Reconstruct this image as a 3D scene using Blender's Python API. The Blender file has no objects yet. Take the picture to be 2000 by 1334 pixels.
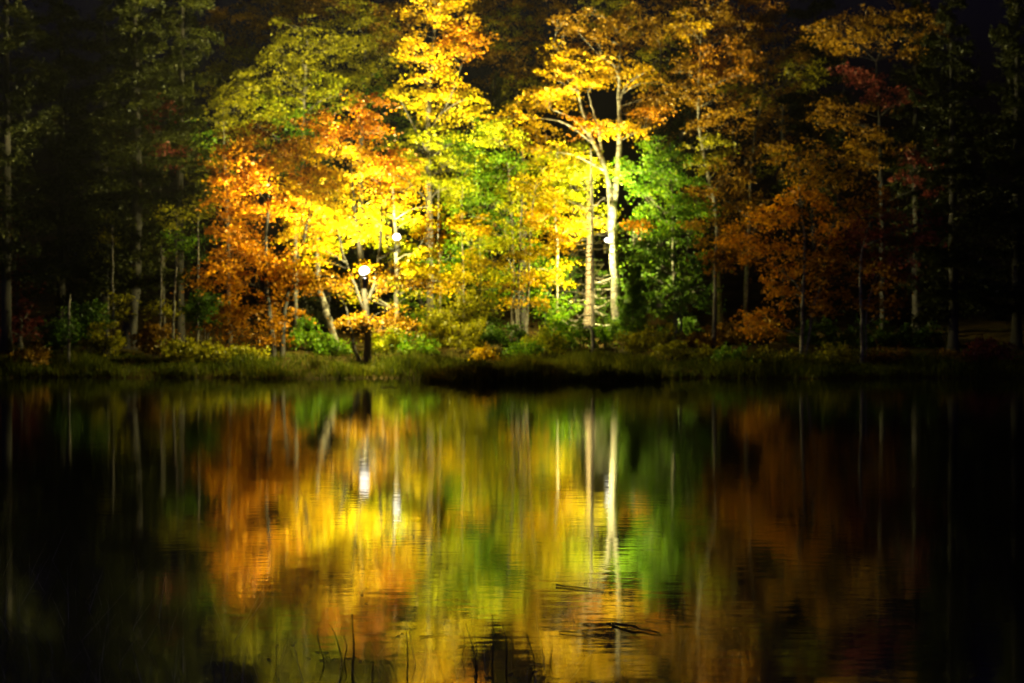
import bpy, math, random
import numpy as np
from mathutils import Vector

rng = np.random.default_rng(7)
random.seed(7)
scene = bpy.context.scene
col = scene.collection

# ------------------------------------------------------------------ camera
F = 2778.0          # focal length in photograph pixels (50 mm on 36 mm)
HY = 640.0          # horizon row in the photograph
CZ = 1.6            # eye height over the water
cam_d = bpy.data.cameras.new('camera')
cam_d.lens = 50; cam_d.sensor_width = 36
cam_d.clip_start = 0.1; cam_d.clip_end = 1500
cam_d.dof.use_dof = True
cam_d.dof.focus_distance = 11.0
cam_d.dof.aperture_fstop = 2.3
cam = bpy.data.objects.new('camera', cam_d)
cam.location = (0, 0, CZ)
cam.rotation_euler = (math.radians(90) - math.atan(27 / F), 0, 0)
col.objects.link(cam)
scene.camera = cam

# ------------------------------------------------------------------ night sky
world = bpy.data.worlds.new('World')
scene.world = world
world.use_nodes = True
wn = world.node_tree.nodes; wl = world.node_tree.links
wn.clear()
wo = wn.new('ShaderNodeOutputWorld'); wb = wn.new('ShaderNodeBackground')
sky = wn.new('ShaderNodeTexSky'); sky.sky_type = 'NISHITA'; sky.sun_disc = False
sky.sun_elevation = math.radians(-3.0); sky.sun_rotation = math.radians(200)
wb.inputs['Strength'].default_value = 0.05
tint = wn.new('ShaderNodeMixRGB'); tint.blend_type = 'MULTIPLY'; tint.inputs['Fac'].default_value = 1
tint.inputs[2].default_value = (0.5, 0.55, 2.4, 1)
wl.new(sky.outputs[0], tint.inputs[1]); wl.new(tint.outputs[0], wb.inputs['Color']); wl.new(wb.outputs[0], wo.inputs['Surface'])

night_fill_d = bpy.data.lights.new('night_fill', 'SUN')  # added violet fill from an unseen source, lifts dark trees and near grass
night_fill_d.energy = 0.12; night_fill_d.angle = math.radians(0.5); night_fill_d.color = (0.62, 0.52, 1.0)
night_fill = bpy.data.objects.new('night_fill', night_fill_d)
night_fill.rotation_euler = (math.radians(55), 0, math.radians(-25))
col.objects.link(night_fill)

scene.view_settings.view_transform = 'Standard'
scene.view_settings.look = 'None'
scene.view_settings.exposure = 0
scene.view_settings.gamma = 1
scene.view_settings.use_curve_mapping = False
cy = scene.cycles
cy.use_adaptive_sampling = True; cy.adaptive_threshold = 0.07; cy.adaptive_min_samples = 16
cy.max_bounces = 3; cy.diffuse_bounces = 2; cy.glossy_bounces = 2
cy.transmission_bounces = 3; cy.transparent_max_bounces = 4
cy.sample_clamp_indirect = 6.0
cy.use_denoising = True
cy.caustics_reflective = False; cy.caustics_refractive = False

LAMP_POWER = dict(front=(74000.0, 5200.0), back=(66000.0, 4600.0), birch=(34000.0, 7500.0))   # beam, lower head

# ------------------------------------------------------------------ helpers
def P(px, py, d):
    return np.array([(px - 1000.0) / F * d, d, CZ + (HY - py) / F * d])

def shore_y(x):
    return 45.2 + 0.35 * np.sin(x * 0.43 + 1.0) + 0.22 * np.sin(x * 1.13) + 0.10 * np.sin(x * 2.9 + 2.0)

def spit_h(x, y):
    u = (x - 1.05) / 3.25; v = (y - 43.7 - 0.22 * np.sin(x * 1.7) - .12 * np.sin(x * 4.1)) / 0.95
    return 0.16 * (1.0 - np.sqrt(u ** 4 + v ** 4 + 1e-9)) + 0.03 * np.sin(x * 3.1) * np.sin(y * 2.3 + x)

def ground_z(x, y):
    x = np.asarray(x, float); y = np.asarray(y, float)
    t = y - shore_y(x)
    tp = np.maximum(t, 0)
    far = 0.34 * (1 - np.exp(-tp / 1.4)) + 0.065 * np.minimum(tp, 90) + 0.0013 * np.minimum(tp, 90) ** 2
    far = far + np.minimum(tp, 1) * (0.05 * np.sin(x * 1.9 + y * 0.7) + 0.04 * np.sin(x * 0.8 - y * 1.7))
    z = np.where(t > 0, far, np.maximum(-1.1, t * 0.35))
    z = np.maximum(z, np.maximum(spit_h(x, y), -1.1))
    # the near bank, at the lower left
    edge = 4.6 + 0.3 * np.sin(x * 1.3) + 0 * y
    n = edge - y
    near = np.where(n > 0, 0.2 * (1 - np.exp(-np.maximum(n, 0) / 1.5)), np.maximum(-1.1, n * 0.25))
    return np.maximum(z, near)

def gz(x, y):
    return float(ground_z(x, y))

def norm(v):
    return v / (np.linalg.norm(v, axis=-1, keepdims=True) + 1e-9)

def link(name, me, parent=None, loc=None):
    o = bpy.data.objects.new(name, me)
    col.objects.link(o)
    if parent is not None:
        o.parent = parent
    if loc is not None:
        o.location = loc
    return o

def thing(name, label, cat, loc, group=None):
    o = bpy.data.objects.new(name, None)
    o.empty_display_size = 0.2
    o.location = tuple(float(v) for v in loc)
    col.objects.link(o)
    o['label'] = label; o['category'] = cat
    if group: o['group'] = group
    return o

def tag(o, label, cat, group=None):
    o['label'] = label; o['category'] = cat
    if group: o['group'] = group
    return o

def raw_mesh(name, V, faces_flat, counts, mats, mat_idx=None, smooth=False):
    me = bpy.data.meshes.new(name)
    V = np.asarray(V, np.float32)
    me.vertices.add(len(V)); me.vertices.foreach_set('co', V.ravel())
    nl = int(np.sum(counts))
    me.loops.add(nl); me.loops.foreach_set('vertex_index', np.asarray(faces_flat, np.int32))
    nf = len(counts)
    me.polygons.add(nf)
    starts = np.zeros(nf, np.int32); starts[1:] = np.cumsum(counts)[:-1]
    me.polygons.foreach_set('loop_start', starts)
    for m in mats: me.materials.append(m)
    if mat_idx is not None:
        me.polygons.foreach_set('material_index', np.asarray(mat_idx, np.int32))
    me.polygons.foreach_set('use_smooth', np.full(nf, smooth, dtype=bool))
    me.update(calc_edges=True)
    return me

class MB:
    """collects tubes, lathes and boxes for one mesh"""
    def __init__(s): s.v = []; s.f = []
    def tube(s, pts, rad, sides=6, cap=True, wob=0.0):
        pts = np.asarray(pts, float); rad = np.asarray(rad, float); n = len(pts)
        tan = norm(np.gradient(pts, axis=0))
        ref = np.array([0, 1.0, 0]) if abs(tan[0][1]) < 0.9 else np.array([1.0, 0, 0])
        b0 = len(s.v); ph = random.random() * 6
        for i in range(n):
            a = norm(np.cross(tan[i], ref)); b = np.cross(a, tan[i])
            for k in range(sides):
                th = 2 * math.pi * k / sides
                r = rad[i] * (1 + wob * math.sin(3 * th + ph + i * 0.7) + wob * 0.7 * math.sin(2 * th - i * 1.3 + ph))
                s.v.append(pts[i] + r * (math.cos(th) * a + math.sin(th) * b))
        for i in range(n - 1):
            for k in range(sides):
                k2 = (k + 1) % sides
                s.f.append((b0 + i * sides + k, b0 + i * sides + k2, b0 + (i + 1) * sides + k2, b0 + (i + 1) * sides + k))
        if cap:
            s.f.append(tuple(b0 + k for k in range(sides))[::-1])
            s.f.append(tuple(b0 + (n - 1) * sides + k for k in range(sides)))
    def lathe(s, prof, origin, axis, sides=14):
        origin = np.asarray(origin, float); axis = norm(np.asarray(axis, float))
        ref = np.array([0, 0, 1.0]) if abs(axis[2]) < 0.9 else np.array([1.0, 0, 0])
        a = norm(np.cross(axis, ref)); b = np.cross(a, axis); b0 = len(s.v)
        for r, h in prof:
            for k in range(sides):
                th = 2 * math.pi * k / sides
                s.v.append(origin + axis * h + r * (math.cos(th) * a + math.sin(th) * b))
        for i in range(len(prof) - 1):
            for k in range(sides):
                k2 = (k + 1) % sides
                s.f.append((b0 + i * sides + k, b0 + i * sides + k2, b0 + (i + 1) * sides + k2, b0 + (i + 1) * sides + k))
    def build(s, name, m, parent=None, origin=None, smooth=True):
        v = np.array(s.v)
        if origin is not None: v = v - np.asarray(origin)
        me = bpy.data.meshes.new(name)
        me.from_pydata([tuple(x) for x in v], [], s.f)
        me.materials.append(m)
        for p in me.polygons: p.use_smooth = smooth
        return link(name, me, parent)

def spline(pts, n):
    """Catmull-Rom through the points (any number of columns)"""
    p = np.asarray(pts, float)
    p = np.vstack([2 * p[0] - p[1], p, 2 * p[-1] - p[-2]])
    segs = len(p) - 3; out = []
    for t in np.linspace(0, segs - 1e-6, n):
        i = int(t); u = t - i
        a, b, c, e = p[i], p[i + 1], p[i + 2], p[i + 3]
        out.append(0.5 * (2 * b + (c - a) * u + (2 * a - 5 * b + 4 * c - e) * u * u + (3 * b - a - 3 * c + e) * u ** 3))
    return np.array(out)

# ------------------------------------------------------------------ materials
def new_mat(name):
    m = bpy.data.materials.new(name); m.use_nodes = True
    m.node_tree.nodes.clear()
    return m, m.node_tree.nodes, m.node_tree.links

def leaf_mat(name, cols, trans=0.5, gloss=0.018, scale=1.3):
    m, n, l = new_mat(name)
    out = n.new('ShaderNodeOutputMaterial')
    geo = n.new('ShaderNodeNewGeometry')
    tc = n.new('ShaderNodeTexCoord'); nz = n.new('ShaderNodeTexNoise')
    nz.inputs['Scale'].default_value = scale; nz.inputs['Detail'].default_value = 3
    l.new(tc.outputs['Object'], nz.inputs['Vector'])
    mth = n.new('ShaderNodeMath'); mth.operation = 'MULTIPLY_ADD'
    mth.inputs[1].default_value = 0.55
    l.new(geo.outputs['Random Per Island'], mth.inputs[0])
    m2 = n.new('ShaderNodeMath'); m2.operation = 'MULTIPLY_ADD'
    m2.inputs[1].default_value = 0.9; m2.inputs[2].default_value = -0.22
    l.new(nz.outputs['Fac'], m2.inputs[0]); l.new(m2.outputs[0], mth.inputs[2])
    rp = n.new('ShaderNodeValToRGB'); l.new(mth.outputs[0], rp.inputs['Fac'])
    els = rp.color_ramp.elements
    els[0].position = 0.12; els[-1].position = 0.88
    els[0].color = (*cols[0], 1); els[-1].color = (*cols[-1], 1)
    for i, c in enumerate(cols[1:-1]):
        e = els.new(0.12 + 0.76 * (i + 1) / (len(cols) - 1)); e.color = (*c, 1)
    # leaf to leaf value change
    hs = n.new('ShaderNodeHueSaturation'); l.new(rp.outputs[0], hs.inputs['Color'])
    mr = n.new('ShaderNodeMapRange'); mr.inputs['To Min'].default_value = 0.5; mr.inputs['To Max'].default_value = 1.25
    wn_ = n.new('ShaderNodeTexWhiteNoise'); wn_.noise_dimensions = '1D'
    l.new(geo.outputs['Random Per Island'], wn_.inputs['W']); l.new(wn_.outputs['Value'], mr.inputs['Value'])
    l.new(mr.outputs[0], hs.inputs['Value'])
    df = n.new('ShaderNodeBsdfDiffuse'); tr = n.new('ShaderNodeBsdfTranslucent'); gl = n.new('ShaderNodeBsdfGlossy')
    gl.inputs['Roughness'].default_value = 0.42
    l.new(hs.outputs[0], df.inputs['Color']); l.new(hs.outputs[0], tr.inputs['Color'])
    mx = n.new('ShaderNodeMixShader'); mx.inputs[0].default_value = trans
    l.new(df.outputs[0], mx.inputs[1]); l.new(tr.outputs[0], mx.inputs[2])
    mg = n.new('ShaderNodeMixShader'); mg.inputs[0].default_value = gloss
    l.new(mx.outputs[0], mg.inputs[1]); l.new(gl.outputs[0], mg.inputs[2])
    l.new(mg.outputs[0], out.inputs['Surface'])
    return m

def bark_mat(name, c0, c1, sx=14.0, sz=5.0, bump=0.5, rough=0.85):
    m, n, l = new_mat(name)
    out = n.new('ShaderNodeOutputMaterial'); b = n.new('ShaderNodeBsdfPrincipled')
    tc = n.new('ShaderNodeTexCoord'); mp = n.new('ShaderNodeMapping')
    mp.inputs['Scale'].default_value = (sx, sx, sz)
    nz = n.new('ShaderNodeTexNoise'); nz.inputs['Scale'].default_value = 1; nz.inputs['Detail'].default_value = 5
    l.new(tc.outputs['Object'], mp.inputs['Vector']); l.new(mp.outputs[0], nz.inputs['Vector'])
    rp = n.new('ShaderNodeValToRGB'); l.new(nz.outputs['Fac'], rp.inputs['Fac'])
    rp.color_ramp.elements[0].position = 0.36; rp.color_ramp.elements[1].position = 0.62
    rp.color_ramp.elements[0].color = (*c0, 1); rp.color_ramp.elements[1].color = (*c1, 1)
    l.new(rp.outputs[0], b.inputs['Base Color'])
    b.inputs['Roughness'].default_value = rough
    bp = n.new('ShaderNodeBump'); bp.inputs['Strength'].default_value = bump; bp.inputs['Distance'].default_value = 0.03
    l.new(nz.outputs['Fac'], bp.inputs['Height']); l.new(bp.outputs[0], b.inputs['Normal'])
    l.new(b.outputs[0], out.inputs['Surface'])
    return m

def flat_mat(name, c, rough=0.6, metal=0.0, noise=0.25, scale=9.0):
    m, n, l = new_mat(name)
    out = n.new('ShaderNodeOutputMaterial'); b = n.new('ShaderNodeBsdfPrincipled')
    nz = n.new('ShaderNodeTexNoise'); nz.inputs['Scale'].default_value = scale; nz.inputs['Detail'].default_value = 4
    tc = n.new('ShaderNodeTexCoord'); l.new(tc.outputs['Object'], nz.inputs['Vector'])
    rp = n.new('ShaderNodeValToRGB'); l.new(nz.outputs['Fac'], rp.inputs['Fac'])
    rp.color_ramp.elements[0].position = 0.3; rp.color_ramp.elements[1].position = 0.7
    rp.color_ramp.elements[0].color = (*[v * (1 - noise) for v in c], 1)
    rp.color_ramp.elements[1].color = (*[min(1, v * (1 + noise)) for v in c], 1)
    l.new(rp.outputs[0], b.inputs['Base Color'])
    b.inputs['Roughness'].default_value = rough; b.inputs['Metallic'].default_value = metal
    l.new(b.outputs[0], out.inputs['Surface'])
    return m

LEAF = {
    'Y':  leaf_mat('leaf_yellow', [(0.42, 0.30, 0.002), (0.62, 0.47, 0.003), (0.72, 0.58, 0.004)]),
    'YO': leaf_mat('leaf_golden', [(0.42, 0.235, 0.002), (0.64, 0.40, 0.002), (0.74, 0.50, 0.003)]),
    'O':  leaf_mat('leaf_orange', [(0.36, 0.125, 0.001), (0.58, 0.235, 0.002), (0.70, 0.33, 0.003)]),
    'RO': leaf_mat('leaf_rust', [(0.22, 0.085, 0.002), (0.38, 0.16, 0.002), (0.48, 0.22, 0.003)]),
    'R':  leaf_mat('leaf_crimson', [(0.09, 0.018, 0.014), (0.19, 0.034, 0.024), (0.27, 0.07, 0.035)]),
    'YG': leaf_mat('leaf_lime', [(0.22, 0.30, 0.004), (0.44, 0.46, 0.005), (0.66, 0.56, 0.006)]),
    'G':  leaf_mat('leaf_green', [(0.06, 0.15, 0.005), (0.14, 0.28, 0.006), (0.30, 0.40, 0.008)]),
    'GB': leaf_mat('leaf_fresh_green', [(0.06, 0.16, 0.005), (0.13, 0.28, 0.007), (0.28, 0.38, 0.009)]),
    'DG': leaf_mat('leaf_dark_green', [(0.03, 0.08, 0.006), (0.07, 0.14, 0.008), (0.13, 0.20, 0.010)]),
    'OL': leaf_mat('leaf_olive', [(0.13, 0.13, 0.003), (0.29, 0.27, 0.004), (0.45, 0.39, 0.006)]),
    'BR': leaf_mat('leaf_brown', [(0.14, 0.065, 0.003), (0.29, 0.15, 0.004), (0.42, 0.23, 0.006)]),
    'PN': leaf_mat('pine_needles_lit', [(0.016, 0.021, 0.003), (0.036, 0.042, 0.004), (0.07, 0.072, 0.005)], trans=0.3),  # brighter copy, for pines the lamps reach
    'ND': leaf_mat('pine_needles_unlit', [(0.010, 0.014, 0.004), (0.024, 0.028, 0.006), (0.05, 0.05, 0.008)], trans=0.2),  # darkened copy: the lamps' falloff is put into the needle colour
}
BARK = {
    'grey':  bark_mat('bark_grey', (0.03, 0.025, 0.02), (0.11, 0.095, 0.07)),
    'dark':  bark_mat('bark_dark', (0.010, 0.008, 0.006), (0.03, 0.024, 0.018)),
    'pale':  bark_mat('bark_pale', (0.05, 0.042, 0.03), (0.17, 0.15, 0.115), sx=7, sz=11),
    'birch': bark_mat('bark_birch', (0.07, 0.06, 0.045), (0.36, 0.33, 0.28), sx=4, sz=9),
    'tan':   bark_mat('bark_tan', (0.06, 0.04, 0.027), (0.16, 0.115, 0.08), sx=16, sz=4),
    'dead':  bark_mat('bark_dead', (0.34, 0.29, 0.22), (0.66, 0.60, 0.50), sx=18, sz=3),
}

# ground: leaf litter, moss and mud
def ground_material():
    m, n, l = new_mat('forest_floor')
    out = n.new('ShaderNodeOutputMaterial'); b = n.new('ShaderNodeBsdfPrincipled')
    tc = n.new('ShaderNodeTexCoord')
    n1 = n.new('ShaderNodeTexNoise'); n1.inputs['Scale'].default_value = 0.7; n1.inputs['Detail'].default_value = 5
    n2 = n.new('ShaderNodeTexVoronoi'); n2.inputs['Scale'].default_value = 9
    l.new(tc.outputs['Object'], n1.inputs['Vector']); l.new(tc.outputs['Object'], n2.inputs['Vector'])
    r1 = n.new('ShaderNodeValToRGB'); l.new(n1.outputs['Fac'], r1.inputs['Fac'])
    r1.color_ramp.elements[0].color = (0.016, 0.02, 0.004, 1); r1.color_ramp.elements[1].color = (0.06, 0.035, 0.008, 1)
    r1.color_ramp.elements[0].position = 0.35; r1.color_ramp.elements[1].position = 0.65
    r2 = n.new('ShaderNodeValToRGB'); l.new(n2.outputs['Color'], r2.inputs['Fac'])
    r2.color_ramp.elements[0].color = (0.014, 0.009, 0.002, 1); r2.color_ramp.elements[1].color = (0.075, 0.04, 0.005, 1)
    mx = n.new('ShaderNodeMixRGB'); mx.inputs['Fac'].default_value = 0.45
    l.new(r1.outputs[0], mx.inputs[1]); l.new(r2.outputs[0], mx.inputs[2])
    l.new(mx.outputs[0], b.inputs['Base Color']); b.inputs['Roughness'].default_value = 1.0; b.inputs['Specular IOR Level'].default_value = 0.05
    bp = n.new('ShaderNodeBump'); bp.inputs['Strength'].default_value = 0.6; bp.inputs['Distance'].default_value = 0.04
    l.new(n2.outputs['Distance'], bp.inputs['Height']); l.new(bp.outputs[0], b.inputs['Normal'])
    l.new(b.outputs[0], out.inputs['Surface'])
    return m

def water_material():
    m, n, l = new_mat('pond_water')
    out = n.new('ShaderNodeOutputMaterial')
    tc = n.new('ShaderNodeTexCoord')
    def noise(scale, detail, stretch):
        mp = n.new('ShaderNodeMapping'); mp.inputs['Scale'].default_value = stretch
        nz = n.new('ShaderNodeTexNoise'); nz.inputs['Scale'].default_value = scale; nz.inputs['Detail'].default_value = detail
        l.new(tc.outputs['Object'], mp.inputs['Vector']); l.new(mp.outputs[0], nz.inputs['Vector'])
        return nz
    fine = noise(9.0, 3.0, (0.36, 1.0, 1.0))
    swell = noise(1.0, 2.0, (0.25, 1.0, 1.0))
    patch = noise(0.10, 2.0, (0.4, 1.0, 1.0))
    pr = n.new('ShaderNodeMapRange'); pr.inputs['From Min'].default_value = 0.42; pr.inputs['From Max'].default_value = 0.66
    pr.inputs['To Min'].default_value = 0.25; pr.inputs['To Max'].default_value = 1.0
    l.new(patch.outputs['Fac'], pr.inputs['Value'])
    hm = n.new('ShaderNodeMath'); hm.operation = 'MULTIPLY'
    l.new(fine.outputs['Fac'], hm.inputs[0]); l.new(pr.outputs[0], hm.inputs[1])
    b1 = n.new('ShaderNodeBump'); b1.inputs['Strength'].default_value = 1.0; b1.inputs['Distance'].default_value = 0.0016
    l.new(hm.outputs[0], b1.inputs['Height'])
    b2 = n.new('ShaderNodeBump'); b2.inputs['Strength'].default_value = 1.0; b2.inputs['Distance'].default_value = 0.0016
    l.new(swell.outputs['Fac'], b2.inputs['Height']); l.new(b1.outputs[0], b2.inputs['Normal'])
    sep = n.new('ShaderNodeSeparateXYZ'); l.new(tc.outputs['Object'], sep.inputs[0])
    wob = n.new('ShaderNodeMath'); wob.operation = 'MULTIPLY_ADD'; wob.inputs[1].default_value = 14.0
    l.new(patch.outputs['Fac'], wob.inputs[0]); l.new(sep.outputs['Y'], wob.inputs[2])
    rg = n.new('ShaderNodeMapRange'); rg.interpolation_type = 'SMOOTHSTEP'
    rg.inputs['From Min'].default_value = 17.0; rg.inputs['From Max'].default_value = 32.0
    rg.inputs['To Min'].default_value = 0.052; rg.inputs['To Max'].default_value = 0.075
    l.new(wob.outputs[0], rg.inputs['Value'])
    fr = n.new('ShaderNodeFresnel'); fr.inputs['IOR'].default_value = 2.7
    gl = n.new('ShaderNodeBsdfGlossy'); gl.distribution = 'BECKMANN'; l.new(rg.outputs[0], gl.inputs['Roughness'])
    gl.inputs['Color'].default_value = (1, 1, 1, 1)
    l.new(b2.outputs[0], gl.inputs['Normal'])
    df = n.new('ShaderNodeBsdfDiffuse'); df.inputs['Color'].default_value = (0.010, 0.010, 0.008, 1)
    mx = n.new('ShaderNodeMixShader')
    l.new(fr.outputs[0], mx.inputs[0]); l.new(df.outputs[0], mx.inputs[1]); l.new(gl.outputs[0], mx.inputs[2])
    l.new(mx.outputs[0], out.inputs['Surface'])
    return m

# ------------------------------------------------------------------ the setting
def build_ground():
    xs = np.concatenate([np.linspace(-420, -42, 24), np.linspace(-40, 40, 241), np.linspace(42, 420, 24)])
    ys = np.concatenate([np.linspace(-120, -2, 14), np.linspace(-1, 18, 58), np.linspace(19, 40, 16), np.linspace(40.4, 60, 99),
                         np.linspace(61, 100, 30), np.linspace(110, 900, 30)])
    X, Y = np.meshgrid(xs, ys)
    Z = ground_z(X, Y) + np.where(Y > 46, 1, 0) * rng.normal(0, 0.02, X.shape)
    V = np.stack([X, Y, Z], -1).reshape(-1, 3)
    nx, ny = len(xs), len(ys)
    i, j = np.meshgrid(np.arange(nx - 1), np.arange(ny - 1))
    a = (j * nx + i).ravel()
    Fc = np.stack([a, a + 1, a + nx + 1, a + nx], -1)
    me = raw_mesh('ground', V, Fc.ravel(), np.full(len(Fc), 4), [ground_material()], smooth=True)
    o = link('ground', me); o['kind'] = 'structure'
    o['label'] = 'wooded bank and pond bed covered in leaf litter'

def build_water():
    me = bpy.data.meshes.new('water')
    me.from_pydata([(-420, -10, 0), (420, -10, 0), (420, 60, 0), (-420, 60, 0)], [], [(0, 1, 2, 3)])
    me.materials.append(water_material())
    o = link('water', me); o['kind'] = 'structure'
    o['label'] = 'still dark pond water mirroring the lit trees'

build_ground(); build_water()

# ------------------------------------------------------------------ foliage
def leaf_geometry(C, U, N, size, wfac=0.46, fold=0.16):
    """one folded diamond per leaf -> V (4 per leaf), triangles"""
    W = norm(np.cross(U, N)); n = len(C)
    s = size[:, None]
    V = np.empty((n, 4, 3))
    V[:, 0] = C - 0.5 * s * U
    V[:, 1] = C + wfac * s * W + fold * s * N + 0.06 * s * U
    V[:, 2] = C + 0.5 * s * U
    V[:, 3] = C - wfac * s * W + fold * s * N + 0.06 * s * U
    b = np.arange(n)[:, None] * 4
    T = np.concatenate([b + [0, 1, 2], b + [0, 2, 3]], 1).reshape(-1, 3)
    return V.reshape(-1, 3), T

def blob_clusters(px, py, rx, ry, dep, d, frac=1.0):
    """centres of leaf sprays through an ellipsoid given by its outline and depth"""
    c = P(px, py, d); a = 1.12 * rx / F * d; b = 1.12 * ry / F * d
    n = max(4, int(round(a * b * 20.0 * frac)))
    v = norm(rng.normal(size=(n, 3))); r = rng.uniform(0.15, 1.0, (n, 1)) ** 0.5
    q = v * r * np.array([a, dep, b])
    return c + q

def spray(centres, per, rad, thick, leaf, flat=1.0):
    n = len(centres) * per
    C0 = np.repeat(centres, per, 0)
    R = np.repeat(rng.uniform(0.7, 1.25, len(centres)), per)[:, None] * rad
    q = rng.normal(size=(n, 3)) * np.array([0.55, 0.55, 0.0]) * R
    q[:, 2] = rng.normal(size=n) * thick - 0.18 * (q[:, 0] ** 2 + q[:, 1] ** 2) / rad
    # each spray tilts its own way
    tilt = np.repeat(rng.normal(size=(len(centres), 2)) * 0.28, per, 0)
    q[:, 2] += tilt[:, 0] * q[:, 0] + tilt[:, 1] * q[:, 1]
    C = C0 + q
    N = norm(np.array([0, 0, flat]) + rng.normal(size=(n, 3)) * 0.62)
    U = norm(np.cross(N, rng.normal(size=(n, 3))))
    return C, U, N, leaf * rng.uniform(0.5, 1.45, n)

def attach(nodes, c, rise=0.55):
    hd = np.hypot(nodes[:, 0] - c[0], nodes[:, 1] - c[1])
    cost = np.linalg.norm(nodes[:, :3] - c, axis=1) + 3.0 * np.maximum(0, nodes[:, 2] - (c[2] - rise * 0.5 * hd))
    return int(np.argmin(cost))

def tree(name, label, d, stems, blobs, bark='grey', leaf=0.102, limbs=7, per=66, rad=0.42, thick=0.075,
         frac=1.0, cat='tree', group=None, limb_bark=None, flat=1.0):
    """stems: list of lists of (px, py, radius_m[, depth offset]); blobs: (px, py, rx, ry, depth_m, colour)"""
    b0 = stems[0][0]
    bx, by = P(b0[0], b0[1], d)[:2]
    if len(b0) > 3: by += b0[3]
    base = np.array([bx, by, gz(bx, by)])
    root = thing(name, label, cat, base, group)
    nodes = []
    for si, st in enumerate(stems):
        pts = []
        for k, s in enumerate(st):
            p = P(s[0], s[1], d + (s[3] if len(s) > 3 else 0)); pts.append([*p, s[2]])
        if st[0][1] > 655:                       # starts on the ground
            x, y = pts[0][0], pts[0][1]; pts[0][2] = gz(x, y) - 0.12
        sp = spline(pts, max(10, 4 * len(pts)))
        sp[1:-1, :2] += rng.normal(0, 0.012, (len(sp) - 2, 2))
        rr = np.maximum(sp[:, 3], 0.006)
        if st[0][1] > 655:
            rr = rr * (1 + 0.5 * np.exp(-(sp[:, 2] - sp[0, 2]) / 0.22))
        m = MB(); m.tube(sp[:, :3], rr, 9, True, 0.07)
        m.build('trunk' if st[0][1] > 655 else 'limb', BARK[bark], root, base)
        nodes.append(np.column_stack([sp[2:, :3], rr[2:]]))
    nodes = np.vstack(nodes)
    groups = []
    for (px, py, rx, ry, dep, pal) in blobs:
        groups.append((pal, blob_clusters(px, py, rx, ry, dep, d, frac)))
    allc = np.vstack([g[1] for g in groups])
    # limbs to well spread sprays
    if limbs:
        idx = [int(rng.integers(len(allc)))]
        dist = np.linalg.norm(allc - allc[idx[0]], axis=1)
        while len(idx) < min(limbs, len(allc)):
            k = int(np.argmax(dist)); idx.append(k)
            dist = np.minimum(dist, np.linalg.norm(allc - allc[k], axis=1))
        extra = []
        for k in idx:
            c = allc[k]; a = nodes[attach(nodes, c)]
            L = np.linalg.norm(c - a[:3])
            if L < 0.3: continue
            mid = a[:3] * 0.5 + c * 0.5 + np.array([*rng.normal(0, 0.06 * L, 2), 0.10 * L])
            sp = spline([a[:3], mid, c], 9)
            r0 = min(a[3] * 0.7, 0.014 + 0.011 * L)
            rr = np.linspace(r0, 0.008, 9)
            m = MB(); m.tube(sp, rr, 6, True, 0.05)
            m.build('branch', BARK[limb_bark or bark], root, base)
            extra.append(np.column_stack([sp[2:], rr[2:]]))
        if extra: nodes = np.vstack([nodes] + extra)
    # twigs: too many and too thin to pick apart
    tw = MB()
    for c in allc:
        a = nodes[attach(nodes, c, 0.3)]
        L = np.linalg.norm(c - a[:3])
        if L < 0.15: continue
        mid = a[:3] * 0.45 + c * 0.55 + np.array([*rng.normal(0, 0.07 * L, 2), 0.05 * L])
        tw.tube(spline([a[:3], mid, c], 5), np.linspace(min(a[3] * 0.6, 0.012), 0.004, 5), 3, False)
    if tw.v:
        t = tw.build('twigs', BARK[limb_bark or bark], root, base); t['kind'] = 'stuff'
    # leaves
    Vs, Ts, Ms, mats, off = [], [], [], [], 0
    for pal, cc in groups:
        C, U, N, S = spray(cc, per, rad, thick, leaf, flat)
        V, T = leaf_geometry(C, U, N, S)
        if LEAF[pal] not in mats: mats.append(LEAF[pal])
        Vs.append(V); Ts.append(T + off); off += len(V)
        Ms.append(np.full(len(T), mats.index(LEAF[pal])))
    T = np.vstack(Ts)
    me = raw_mesh('crown', np.vstack(Vs) - base, T.ravel(), np.full(len(T), 3), mats, np.concatenate(Ms))
    link('crown' if cat == 'tree' else 'foliage', me, root)
    return root

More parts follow.
